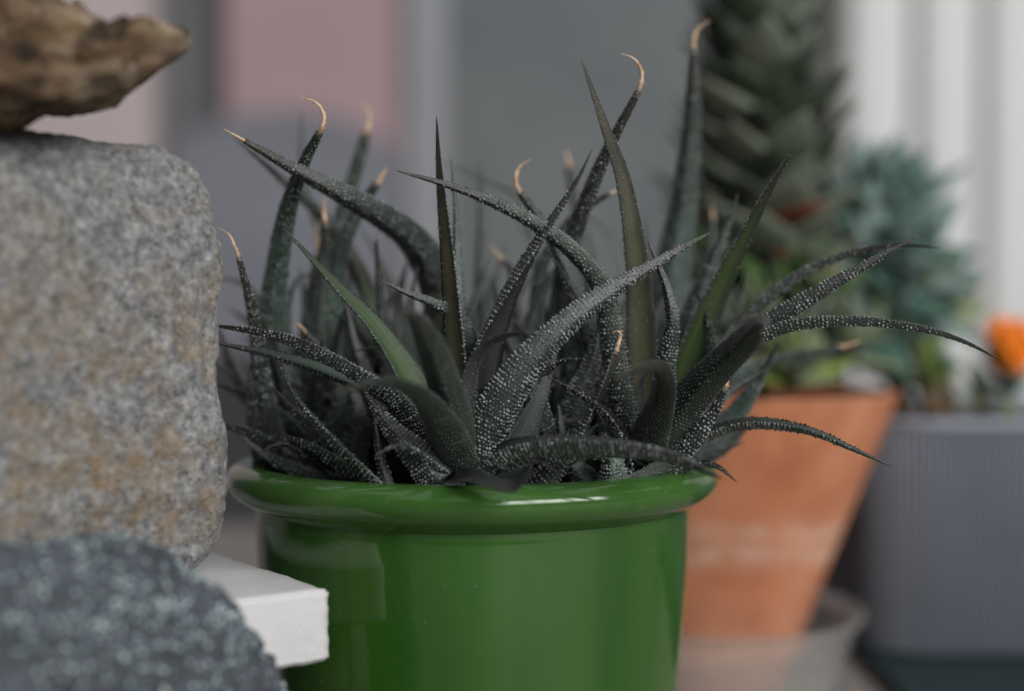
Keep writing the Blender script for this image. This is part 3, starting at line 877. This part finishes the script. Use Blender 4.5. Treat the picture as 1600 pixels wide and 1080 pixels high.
# small inner leaves of each rosette, short and close to the crown
for key, num in (('A', 7), ('B', 8), ('C', 20), ('G', 20), ('D', 20), ('E', 14)):
    r = ROS[key]
    c = Vector((r.location.x, r.location.y, 0.112))
    for k in range(num):
        az = 2.39996 * k + rng.uniform(-0.3, 0.3)
        el = R(rng.uniform(25, 80))
        ln = rng.uniform(0.028, 0.052)
        if key in 'AB':
            az = R(rng.uniform(20, 160)); ln *= 0.8
        d1 = Vector((math.cos(az) * math.cos(el), math.sin(az) * math.cos(el), math.sin(el)))
        e2_ = el - R(rng.uniform(5, 40))
        d2 = Vector((math.cos(az) * math.cos(e2_), math.sin(az) * math.cos(e2_), math.sin(e2_)))
        pts = [c - Vector((0, 0, 0.008)), c + d1 * ln * 0.4, c + d1 * ln * 0.7 + d2 * ln * 0.1, c + d1 * ln * 0.75 + d2 * ln * 0.3]
        back = math.sin(az) > 0
        build_leaf(r, [tuple(v) for v in pts], rng.uniform(0.007, 0.011), 10 if back else 178, None or (10 if back else 178), 0.0004, None, 'dark', 'under', 0.7, 'tub_soft')

# ------------------------------------------------------------------ stones at the left
TH = R(35.6)
AV = Vector((-math.sin(TH), math.cos(TH), 0))     # receding edge of the slab
BV = Vector((-math.cos(TH), -math.sin(TH), 0))    # front edge of the slab, leftwards
ZV = Vector((0, 0, 1))
CORN = Vector((-0.0432, 0.335, 0))
ZS = CAMZ - 0.0666


def cube_grid(n):
    vs, fs, idx = [], [], {}
    def vid(p):
        k = tuple(int(round(q * 2 * n)) for q in p)
        if k not in idx:
            idx[k] = len(vs); vs.append(p)
        return idx[k]
    lin = [-1 + 2 * i / n for i in range(n + 1)]
    for ax in range(3):
        for sg in (-1, 1):
            for i in range(n):
                for j in range(n):
                    q = []
                    for a, b in ((i, j), (i + 1, j), (i + 1, j + 1), (i, j + 1)):
                        p = [0, 0, 0]
                        p[ax] = sg; p[(ax + 1) % 3] = lin[a]; p[(ax + 2) % 3] = lin[b]
                        q.append(vid(tuple(p)))
                    fs.append(tuple(q if sg > 0 else q[::-1]))
    return np.array(vs), fs


def rock(name, center, ax, half, power, amps, mat, n=72, warp=None, seed=0):
    v, f = cube_grid(n)
    mx = np.abs(v).max(1)
    ln = (np.abs(v) ** power).sum(1) ** (1 / power)
    u = v / ln[:, None]
    A = np.array([list(a) for a in ax])
    out = []
    for p in u:
        q = Vector(p)
        if warp: q = warp(q)
        w_ = Vector(center) + Vector(A[0]) * q.x * half[0] + Vector(A[1]) * q.y * half[1] + Vector(A[2]) * q.z * half[2]
        no = (Vector(A[0]) * (abs(q.x) ** (power - 1) * math.copysign(1, q.x) / half[0]) + Vector(A[1]) * (abs(q.y) ** (power - 1) * math.copysign(1, q.y) / half[1])
              + Vector(A[2]) * (abs(q.z) ** (power - 1) * math.copysign(1, q.z) / half[2])).normalized()
        h = 0
        for sc, am, kind in amps:
            s = w_ * sc + Vector((seed, seed * 2.3, -seed))
            if kind == 'r': h += am * (1 - 2 * abs(mnoise.noise(s)))
            elif kind == 'c': h += am * (mnoise.cell(s) - 0.5)
            else: h += am * mnoise.noise(s)
        out.append(w_ + no * h)
    return mesh(name, out, f, mat), out


# white slab
import bmesh
bm = bmesh.new()
bmesh.ops.create_cube(bm, size=1)
SA, SB, SH = 0.105, 0.040, 0.0170
for v in bm.verts:
    v.co = CORN + AV * ((v.co.y + 0.5) * SA) + BV * ((0.5 - v.co.x) * SB) + ZV * (ZS - SH / 2 + v.co.z * SH)
bmesh.ops.bevel(bm, geom=bm.edges[:], offset=0.0007, segments=2, affect='EDGES')
bmesh.ops.subdivide_edges(bm, edges=[e for e in bm.edges if e.calc_length() > 0.01], cuts=30, use_grid_fill=True)
bm.normal_update()
for v in bm.verts:
    ed = max(abs(v.normal.dot(q)) for q in (AV, BV, ZV)) < 0.97
    if ed: v.co += v.normal * (0.00035 * mnoise.noise(v.co * 420) - 0.0004 * max(0, mnoise.noise(v.co * 160)))
    v.co += v.normal * (0.00007 * mnoise.noise(v.co * 900) + 0.0001 * mnoise.noise(v.co * 260))
me = bpy.data.meshes.new('white_slab')
bm.to_mesh(me); bm.free()
me.materials.append(MAT['slab'])
me.polygons.foreach_set('use_smooth', np.ones(len(me.polygons), dtype=bool))
tag(link('stone_slab', me), 'white square edged stone slab under the granite beside the green pot', 'slab')

# stone carrying the slab
me, _ = rock('support', CORN + AV * 0.058 + BV * 0.030 + ZV * ((ZS - SH) / 2), (BV, AV, ZV), (0.019, 0.036, (ZS - SH) / 2 + 0.0006), 6, [(60, 0.0012, 'n')], MAT['granite'], 20)
tag(link('support_stone', me), 'grey stone carrying the white slab, hidden behind the dark speckled stone', 'stone')

# granite block
GH = 0.1075
GC = CORN + AV * 0.0185 + BV * 0.0172 + BV * 0.054 + AV * 0.031 + ZV * (ZS + GH / 2 - 0.0008)


def gw(q):
    # a little wider at the foot, one shallow step on the right side
    k = 1 + 0.028 * (-q.z)
    return Vector((q.x * k + (0.05 if q.x > 0 else 0), q.y * (1 + 0.04 * q.z * q.x), q.z * (1 - 0.02 * q.x)))


me, _ = rock('granite', GC, (BV * -1, AV, ZV), (0.054, 0.031, GH / 2), 7.0,
             [(28, 0.0022, 'n'), (75, 0.0013, 'n'), (190, 0.0009, 'n'), (420, 0.00055, 'n'), (900, 0.0003, 'n')], MAT['granite'], 120, gw, 3)
tag(link('granite_stone', me), 'rounded grey granite block with ochre stains left of the green pot', 'stone')

# brown rock lying on the granite
TOPC = [(277, 74), (270, 60), (255, 50), (225, 45), (190, 42), (150, 40), (110, 30), (60, 12), (0, -14), (-80, -44), (-170, -60), (-260, -30), (-300, 60)]
BOTC = [(277, 80), (262, 97), (235, 118), (205, 145), (180, 172), (140, 180), (100, 184), (60, 196), (0, 202), (-40, 203), (-150, 200), (-250, 160), (-300, 70)]
def contour(cs, x):
    xs = [c[0] for c in cs][::-1]; ys = [c[1] for c in cs][::-1]
    return float(np.interp(x, xs, ys))
vs, fs = [], []
NX, NA = 120, 72
for i in range(NX + 1):
    f = i / NX
    px = 277 - 577 * (f ** 1.3)
    yt, yb = contour(TOPC, px), contour(BOTC, px)
    d = 0.333 - 0.040 * f
    pt, pb = P(px, yt, d), P(px, yb, d)
    c, hz = (pt + pb) / 2, (pt.z - pb.z) / 2
    hd = 0.026 * math.sqrt(max(0.0, 1 - (1 - min(f * 2.6, 1)) ** 2)) * (1 if f < 0.8 else math.sqrt(max(0, 1 - ((f - 0.8) / 0.2) ** 2)))
    for k in range(NA):
        a = 2 * math.pi * k / NA
        ca, sa = math.cos(a), math.sin(a)
        q = c + AV * (hd * math.copysign(abs(ca) ** 0.75, ca)) + ZV * (hz * math.copysign(abs(sa) ** 0.75, sa))
        no = (AV * ca + ZV * sa)
        g = min(1, hz / 0.011) ** 2
        # sharp ledges running along the rock
        h = 0.0075 * (0.42 - 2.2 * abs(mnoise.noise(Vector((q.x * 26, q.y * 40, q.z * 70)) + Vector((5, 1, 2)))))
        h += 0.0030 * (0.8 - 2 * abs(mnoise.noise(q * 110))) + 0.0009 * mnoise.noise(q * 300) + 0.0005 * mnoise.noise(q * 700)
        fr = (q.z * 150 - q.x * 40 + 1.3 * mnoise.noise(q * 34)) % 1.0
        h += 0.0030 * (fr - 0.5)
        if sa < -0.6: h *= 0.5
        vs.append(q + no * (h - 0.0026) * g)
for i in range(NX):
    for k in range(NA):
        fs.append((i * NA + k, i * NA + (k + 1) % NA, (i + 1) * NA + (k + 1) % NA, (i + 1) * NA + k))
fs.append(tuple(range(NA))[::-1]); fs.append(tuple(range(NX * NA, NX * NA + NA)))
me = mesh('brown_rock', vs, fs, MAT['brown'])
tag(link('brown_rock', me), 'jagged brown rock tapering to a point on top of the granite', 'rock')

# dark speckled stone in front
HZ = 0.0532
SCN = Vector((-0.0885, 0.2905, HZ - 0.001))


def sw(q):
    # shoulder falls off to the right, narrower top
    k = 1 - 0.20 * max(q.z, 0) ** 2
    return Vector((q.x * k - 0.10 * max(q.z, 0), q.y, q.z - 0.02 * q.x))


me, outv = rock('dark_stone', SCN, (BV * -1, AV, ZV), (0.0475, 0.0205, HZ), 2.6, [(45, 0.0020, 'n'), (120, 0.0012, 'n'), (280, 0.0015, 'n'), (700, 0.0006, 'n')], MAT['slate'], 96, sw, 11)
dk = empty('speckled_stone', (SCN.x, SCN.y, 0))
tag(dk, 'dark blue grey stone speckled with pale grains in the front left corner', 'stone')
link('stone_body', me, dk)
me.calc_loop_triangles()
polys = [p for p in me.polygons if p.normal.y < 0.35 or p.normal.z > 0.2]
polys = [p for p in polys if p.center.z > 0.03]
clus = [p for p in polys if mnoise.noise(p.center * 75) + 0.6 * mnoise.noise(p.center * 210) > -0.12]
pick = [clus[i] for i in rng.choice(len(clus), 1900, replace=False)] + [polys[i] for i in rng.choice(len(polys), 500, replace=False)]
pos = np.array([list(p.center) for p in pick]); no = np.array([list(p.normal) for p in pick])
e1 = nrm(np.cross(no, rng.normal(size=no.shape))); e2 = np.cross(no, e1)
Vt, Ft = domes(pos, e1, e2, no, rng.uniform(0.00025, 0.00068, len(pos)), 0.75)
to = link('mineral_grains', mesh('mineral_grains', Vt, Ft, MAT['grain']), dk)
to['kind'] = 'stuff'

# ------------------------------------------------------------------ terracotta pot, its clear dish, the grey planter
TX, TY, TZ = 0.0783, 0.58, 0.004
vs, fs = lathe(smooth_prof([(0.001, TZ), (0.0325, TZ), (0.0335, TZ + 0.001), (0.0430, 0.030), (0.0545, 0.0605), (0.0640, 0.085), (0.0762, 0.1165), (0.0768, 0.1185), (0.0755, 0.1195),
                             (0.0738, 0.1190), (0.0715, 0.112), (0.067, 0.10)], 4), 128, TX, TY)
tag(link('terracotta_pot', mesh('terracotta_pot', vs, fs, MAT['terra'])), 'orange terracotta pot tapering down into a clear dish behind the green pot', 'pot')
tag(link('potting_soil', soil_mesh('potting_soil', TX, TY, 0.0708, 0.110, 0.003)), 'brown potting soil inside the terracotta pot', 'soil', None, 'stuff')
vs, fs = lathe(smooth_prof([(0.001, 0.0006), (0.052, 0.0006), (0.0545, 0.002), (0.058, 0.014), (0.0615, 0.0265), (0.0645, 0.0290), (0.0645, 0.0302), (0.0608, 0.0295), (0.0570, 0.0150), (0.0535, 0.0035), (0.051, 0.0024), (0.001, 0.0024)], 3), 128, TX, TY)
tag(link('plant_saucer', mesh('plant_saucer', vs, fs, MAT['clear'])), 'clear plastic dish under the terracotta pot', 'saucer')

PX0, PX1, PY0, PY1 = 0.1480, 0.438, 0.588, 0.770


def round_rect(x0, x1, y0, y1, r, n_side):
    """outline points and outward normals of a rounded rectangle, evenly spaced"""
    pts = []
    def arc(cx, cy, a0):
        return [((cx + r * math.cos(a0 + k * math.pi / 24), cy + r * math.sin(a0 + k * math.pi / 24)), (math.cos(a0 + k * math.pi / 24), math.sin(a0 + k * math.pi / 24))) for k in range(13)]
    poly = arc(x1 - r, y0 + r, -math.pi / 2) + arc(x1 - r, y1 - r, 0) + arc(x0 + r, y1 - r, math.pi / 2) + arc(x0 + r, y0 + r, math.pi)
    P_ = np.array([p for p, _ in poly] + [poly[0][0]]); N_ = np.array([q for _, q in poly] + [poly[0][1]])
    sl = np.concatenate([[0], np.cumsum(np.linalg.norm(np.diff(P_, axis=0), axis=1))])
    q = np.linspace(0, sl[-1], n_side, endpoint=False)
    return np.stack([np.interp(q, sl, P_[:, k]) for k in (0, 1)], 1), nrm(np.stack([np.interp(q, sl, N_[:, k]) for k in (0, 1)], 1)), sl[-1]


def ring_solid(rows, n_side, r, ribs=0, amp=0.0, close=(False, False)):
    """rows: (inset, z) going round a rounded rectangle"""
    O, Nn, per = round_rect(PX0, PX1, PY0, PY1, r, n_side)
    rb = amp * np.cos(np.arange(n_side) / n_side * 2 * np.pi * ribs) if ribs else np.zeros(n_side)
    vs, fs = [], []
    for ins, z, k in rows:
        xy = O + Nn * (rb * k - ins)[:, None]
        vs += [(x, y, z) for x, y in xy]
    for i in range(len(rows) - 1):
        for k in range(n_side):
            k2 = (k + 1) % n_side
            fs.append((i * n_side + k, i * n_side + k2, (i + 1) * n_side + k2, (i + 1) * n_side + k))
    if close[0]: fs.append(tuple(range(n_side))[::-1])
    if close[1]: fs.append(tuple(range((len(rows) - 1) * n_side, len(rows) * n_side)))
    return vs, fs


gpo = empty('ribbed_planter', ((PX0 + PX1) / 2, (PY0 + PY1) / 2, 0.0062))
tag(gpo, 'grey finely ribbed planter box at the right edge', 'planter')
vs, fs = ring_solid([(0.006, 0.0066, 0), (0.0045, 0.0072, 1), (0.004, 0.0086, 1), (0.002, 0.055, 1), (0.0, 0.1000, 1), (0.0005, 0.1012, 0.3)], 2400, 0.030, 300, 0.0016, (True, False))
link('body', mesh('body', vs, fs, MAT['planter']), gpo)
vs, fs = ring_solid([(0.0012, 0.1010, 0), (-0.0012, 0.1018, 0), (-0.0015, 0.1052, 0), (0.0002, 0.1068, 0), (0.0025, 0.1062, 0), (0.0035, 0.1, 0), (0.005, 0.08, 0)], 240, 0.030)
link('rim', mesh('rim', vs, fs, MAT['planter']), gpo)
vs, fs = ring_solid([(0.0030 + 0.0062 * k, 0.0965 + 0.0022 * math.sin(k * 2.1), 0) for k in range(12)], 160, 0.030, 0, 0, (False, True))
vs = [(x, y, z + 0.002 * mnoise.noise(Vector((x, y, z)) * 160)) for x, y, z in vs]
tag(link('potting_soil', mesh('potting_soil', vs, fs, MAT['soil'])), 'brown potting soil inside the grey ribbed planter', 'soil', None, 'stuff')
tr = slab_mesh('plant_saucer', 0.1480, 0.450, 0.535, 0.785, 0.0006, 0.0062, MAT['saucer'], 0.0022)
tag(link('plant_saucer', tr), 'dark teal tray under the grey ribbed planter', 'tray')


# ------------------------------------------------------------------ blurred plants behind
def leaf_unit(name, mat, length=1.0, width=0.5, thick=0.12, curl=0.15, blunt=0.0):
    vs, fs = [], []
    N, K = 9, 8
    for i in range(N):
        t = i / (N - 1)
        wd = width * 0.5 * (math.sin(math.pi * min(1, (t * 0.86 + 0.14)) ** (0.8 + blunt)) ** 0.8 if i < N - 1 else 0.02)
        tk = thick * 0.5 * (1 - 0.75 * t) + 0.004
        z = curl * t * t
        for k in range(K):
            a = 2 * math.pi * k / K
            vs.append((t * length, wd * math.cos(a), z + tk * math.sin(a) + 0.10 * width * (math.cos(a) ** 2) * (1 - t)))
    for i in range(N - 1):
        for k in range(K):
            fs.append((i * K + k, (i + 1) * K + k, (i + 1) * K + (k + 1) % K, i * K + (k + 1) % K))
    fs.append(tuple(range(K)))
    fs.append(tuple(range((N - 1) * K, N * K))[::-1])
    return mesh(name, vs, fs, mat)


def put_leaf(name, me, parent, loc, axis, az, el, size, roll=0):
    """leaf that leaves `loc` at azimuth az about `axis`, raised by el"""
    axis = axis.normalized()
    ref = Vector((1, 0, 0)) if abs(axis.x) < 0.9 else Vector((0, 1, 0))
    u = (ref - axis * ref.dot(axis)).normalized()
    v = axis.cross(u)
    out = u * math.cos(az) + v * math.sin(az)
    X = out * math.cos(el) + axis * math.sin(el)
    Z = axis * math.cos(el) - out * math.sin(el)
    Y = Z.cross(X)
    Mx = Matrix((X, Y, Z)).transposed().to_4x4() @ Matrix.Rotation(roll, 4, 'X')
    o = bpy.data.objects.new(name, me)
    COL.objects.link(o)
    o.parent = parent
    o.matrix_basis = Matrix.Translation(Vector(loc) - parent.location) @ Mx @ Matrix.Diagonal((*(size if isinstance(size, tuple) else (size,) * 3), 1))
    return o


def tube(pts, r0, r1, seg=8):
    C, _ = catmull([tuple(p) for p in pts], 14)
    T = nrm(np.gradient(C, axis=0))
    vs, fs = [], []
    for i in range(14):
        t = Vector(T[i]); a = t.orthogonal().normalized(); b = t.cross(a)
        r = r0 + (r1 - r0) * i / 13
        for k in range(seg):
            an = 2 * math.pi * k / seg
            vs.append(Vector(C[i]) + a * r * math.cos(an) + b * r * math.sin(an))
    for i in range(13):
        for k in range(seg):
            fs.append((i * seg + k, i * seg + (k + 1) % seg, (i + 1) * seg + (k + 1) % seg, (i + 1) * seg + k))
    fs.append(tuple(range(13 * seg, 14 * seg)))
    return vs, fs


U = {k: leaf_unit('leaf_' + k, MAT[k], 1.0, w_, 0.16, c_) for k, w_, c_ in
     (('col_dark', 0.74, 0.20), ('col_mid', 0.74, 0.20), ('col_fresh', 0.55, 0.22), ('bluegreen', 0.50, 0.25), ('bluegreen_dark', 0.45, 0.2), ('pale_green', 0.5, 0.22), ('lime', 0.34, 0.2), ('red_leaf', 0.4, 0.1), ('orange', 0.6, 0.25))}

# dark column plant in the terracotta pot
base = Vector((0.1005, 0.585, 0.110))
colp = empty('column_succulent', base)
tag(colp, 'tall dark column succulent of stacked pointed leaves in the terracotta pot', 'succulent')
vs, fs = tube([base - Vector((0, 0, 0.002)), base + Vector((0.001, 0, 0.09)), base + Vector((-0.001, 0, 0.178))], 0.006, 0.003)
link('stem', mesh('stem', vs, fs, MAT['stem']), colp)
NL = 112
for k in range(NL):
    f = k / (NL - 1)
    z = 0.040 + 0.138 * f
    el = R(17 + 10 * f + 34 * f ** 5 + rng.uniform(-8, 8))
    ln = (0.0455 - 0.017 * f ** 2) * rng.uniform(0.86, 1.1)
    if f > 0.93: ln *= 0.75
    kind = 'col_dark' if rng.random() < 0.55 else 'col_mid'
    if f > 0.92 or (f < 0.12 and rng.random() < 0.5): kind = 'col_fresh'
    az = 2.39996 * k
    put_leaf('leaf', U[kind], colp, base + Vector((0.001 * math.sin(5 * f), 0, z)), Vector((0.02, 0, 1)), az, el, ln, rng.uniform(-0.2, 0.2))
for az, z, ln, el in ((-1.18, 0.076, 0.047, 2), (-1.05, 0.068, 0.046, -16)):
    o = put_leaf('leaf', U['red_leaf'], colp, base + Vector((0, 0, z)), Vector((0, 0, 1)), az, R(el), ln)
    o['label'] = 'rust red withered leaf'

def rosette_plant(name, loc, axis, n, ln, kinds, label, root=None, group=None, flat=(75, 5)):
    loc = Vector(loc)
    o = empty(name, root if root is not None else loc)
    tag(o, label, 'succulent', group)
    if root is not None:
        mid = (Vector(root) + loc) / 2 + Vector((rng.uniform(-0.004, 0.004), rng.uniform(-0.004, 0.004), 0.002))
        vs, fs = tube([root, mid, loc], 0.0035, 0.0025)
        link('stem', mesh('stem', vs, fs, MAT['stem']), o)
    for k in range(n):
        f = k / max(n - 1, 1)
        el = R(flat[0] + (flat[1] - flat[0]) * f + rng.uniform(-7, 7))
        put_leaf('leaf', U[kinds[int(rng.integers(len(kinds)))]], o, loc - Vector(axis).normalized() * (0.010 * f), Vector(axis), 2.39996 * k + rng.uniform(-0.15, 0.15), el, ln * (0.55 + 0.45 * f) * rng.uniform(0.88, 1.08))
    return o


# low pale rosettes at the foot of the column
G1 = 'low rosettes in the terracotta pot'
rosette_plant('pale_rosette', P(1235, 560, 0.545), (0.1, -0.5, 0.9), 22, 0.026, ['pale_green', 'pale_green', 'lime', 'col_mid'], 'pale olive rosette at the foot of the column succulent near the pot rim', P(1235, 612, 0.548), G1)
rosette_plant('pale_rosette', P(1320, 520, 0.58), (0.4, -0.4, 0.8), 20, 0.028, ['pale_green', 'bluegreen', 'col_mid'], 'grey green rosette right of the column succulent above the terracotta rim', P(1310, 606, 0.585), G1)
rosette_plant('pale_rosette', P(1180, 490, 0.55), (-0.1, -0.5, 0.8), 18, 0.026, ['col_mid', 'pale_green', 'col_fresh'], 'olive rosette low on the left of the column succulent', P(1190, 606, 0.56), G1)
rosette_plant('pale_rosette', P(1265, 430, 0.555), (0.2, -0.6, 0.7), 18, 0.026, ['col_mid', 'pale_green', 'col_fresh'], 'olive green rosette below the rust red leaf', P(1240, 606, 0.57), G1)

# blue green plant in the grey planter
G2 = 'blue green stems in the grey planter'
root = Vector((0.192, 0.645, 0.098))
rosette_plant('blue_rosette', P(1375, 315, 0.65), (0.0, -0.5, 0.9), 26, 0.046, ['bluegreen_dark', 'bluegreen_dark', 'bluegreen'], 'deep green rosette topping the blue green stems beside the white blind', root + Vector((0, 0.004, 0)), G2)
rosette_plant('blue_rosette', P(1395, 395, 0.632), (0.2, -0.8, 0.5), 26, 0.046, ['bluegreen', 'bluegreen', 'bluegreen_dark'], 'blue green rosette just under the deep green one', root + Vector((0.004, -0.004, 0)), G2)
rosette_plant('blue_rosette', P(1440, 470, 0.64), (0.5, -0.6, 0.6), 24, 0.044, ['bluegreen', 'bluegreen_dark', 'pale_green'], 'blue green rosette reaching right, lowest on the stems', root + Vector((0.009, 0, 0)), G2)
rosette_plant('blue_rosette', P(1345, 480, 0.632), (-0.2, -0.8, 0.6), 24, 0.042, ['bluegreen', 'pale_green', 'bluegreen_dark'], 'pale blue green rosette leaning left towards the column succulent', root + Vector((-0.012, -0.006, 0)), G2)
G3 = 'small leafy plants in the grey planter'
rosette_plant('leafy_sprig', P(1450, 570, 0.625), (0.1, -0.2, 1), 18, 0.024, ['lime', 'lime', 'pale_green', 'col_fresh'], 'lime green sprig at the left of the grey planter', P(1452, 640, 0.63), G3, (80, 15))
rosette_plant('leafy_sprig', P(1400, 565, 0.64), (-0.2, -0.3, 1), 20, 0.030, ['lime', 'pale_green', 'col_fresh', 'bluegreen'], 'pale green sprig between the terracotta rim and the lime sprig', P(1425, 640, 0.64), G3, (80, 5))
rosette_plant('leafy_sprig', P(1530, 600, 0.64), (0.0, -0.2, 1), 14, 0.018, ['bluegreen_dark', 'pale_green'], 'dark green sprig left of the orange flower', P(1532, 640, 0.64), G3, (70, 5))

# orange flower
fr = Vector(P(1575, 640, 0.64))
fc = Vector(P(1576, 588, 0.635))
fl = empty('orange_flower', fr)
tag(fl, 'bright orange flower standing in the grey planter at the right edge', 'flower')
vs, fs = tube([fr - Vector((0, 0, 0.01)), (fr + fc) / 2, fc], 0.0022, 0.0018)
link('stem', mesh('stem', vs, fs, MAT['lime']), fl)
for k in range(22):
    f = k / 21
    put_leaf('petal', U['orange'], fl, fc, Vector((-0.1, -0.35, 1)), 2.39996 * k, R(84 - 40 * f), 0.024 + 0.004 * f)
for az in (0.4, 2.6, 4.4):
    put_leaf('leaf', U['bluegreen_dark'], fl, (fr + fc) / 2, Vector((0, 0, 1)), az, R(25), 0.020)
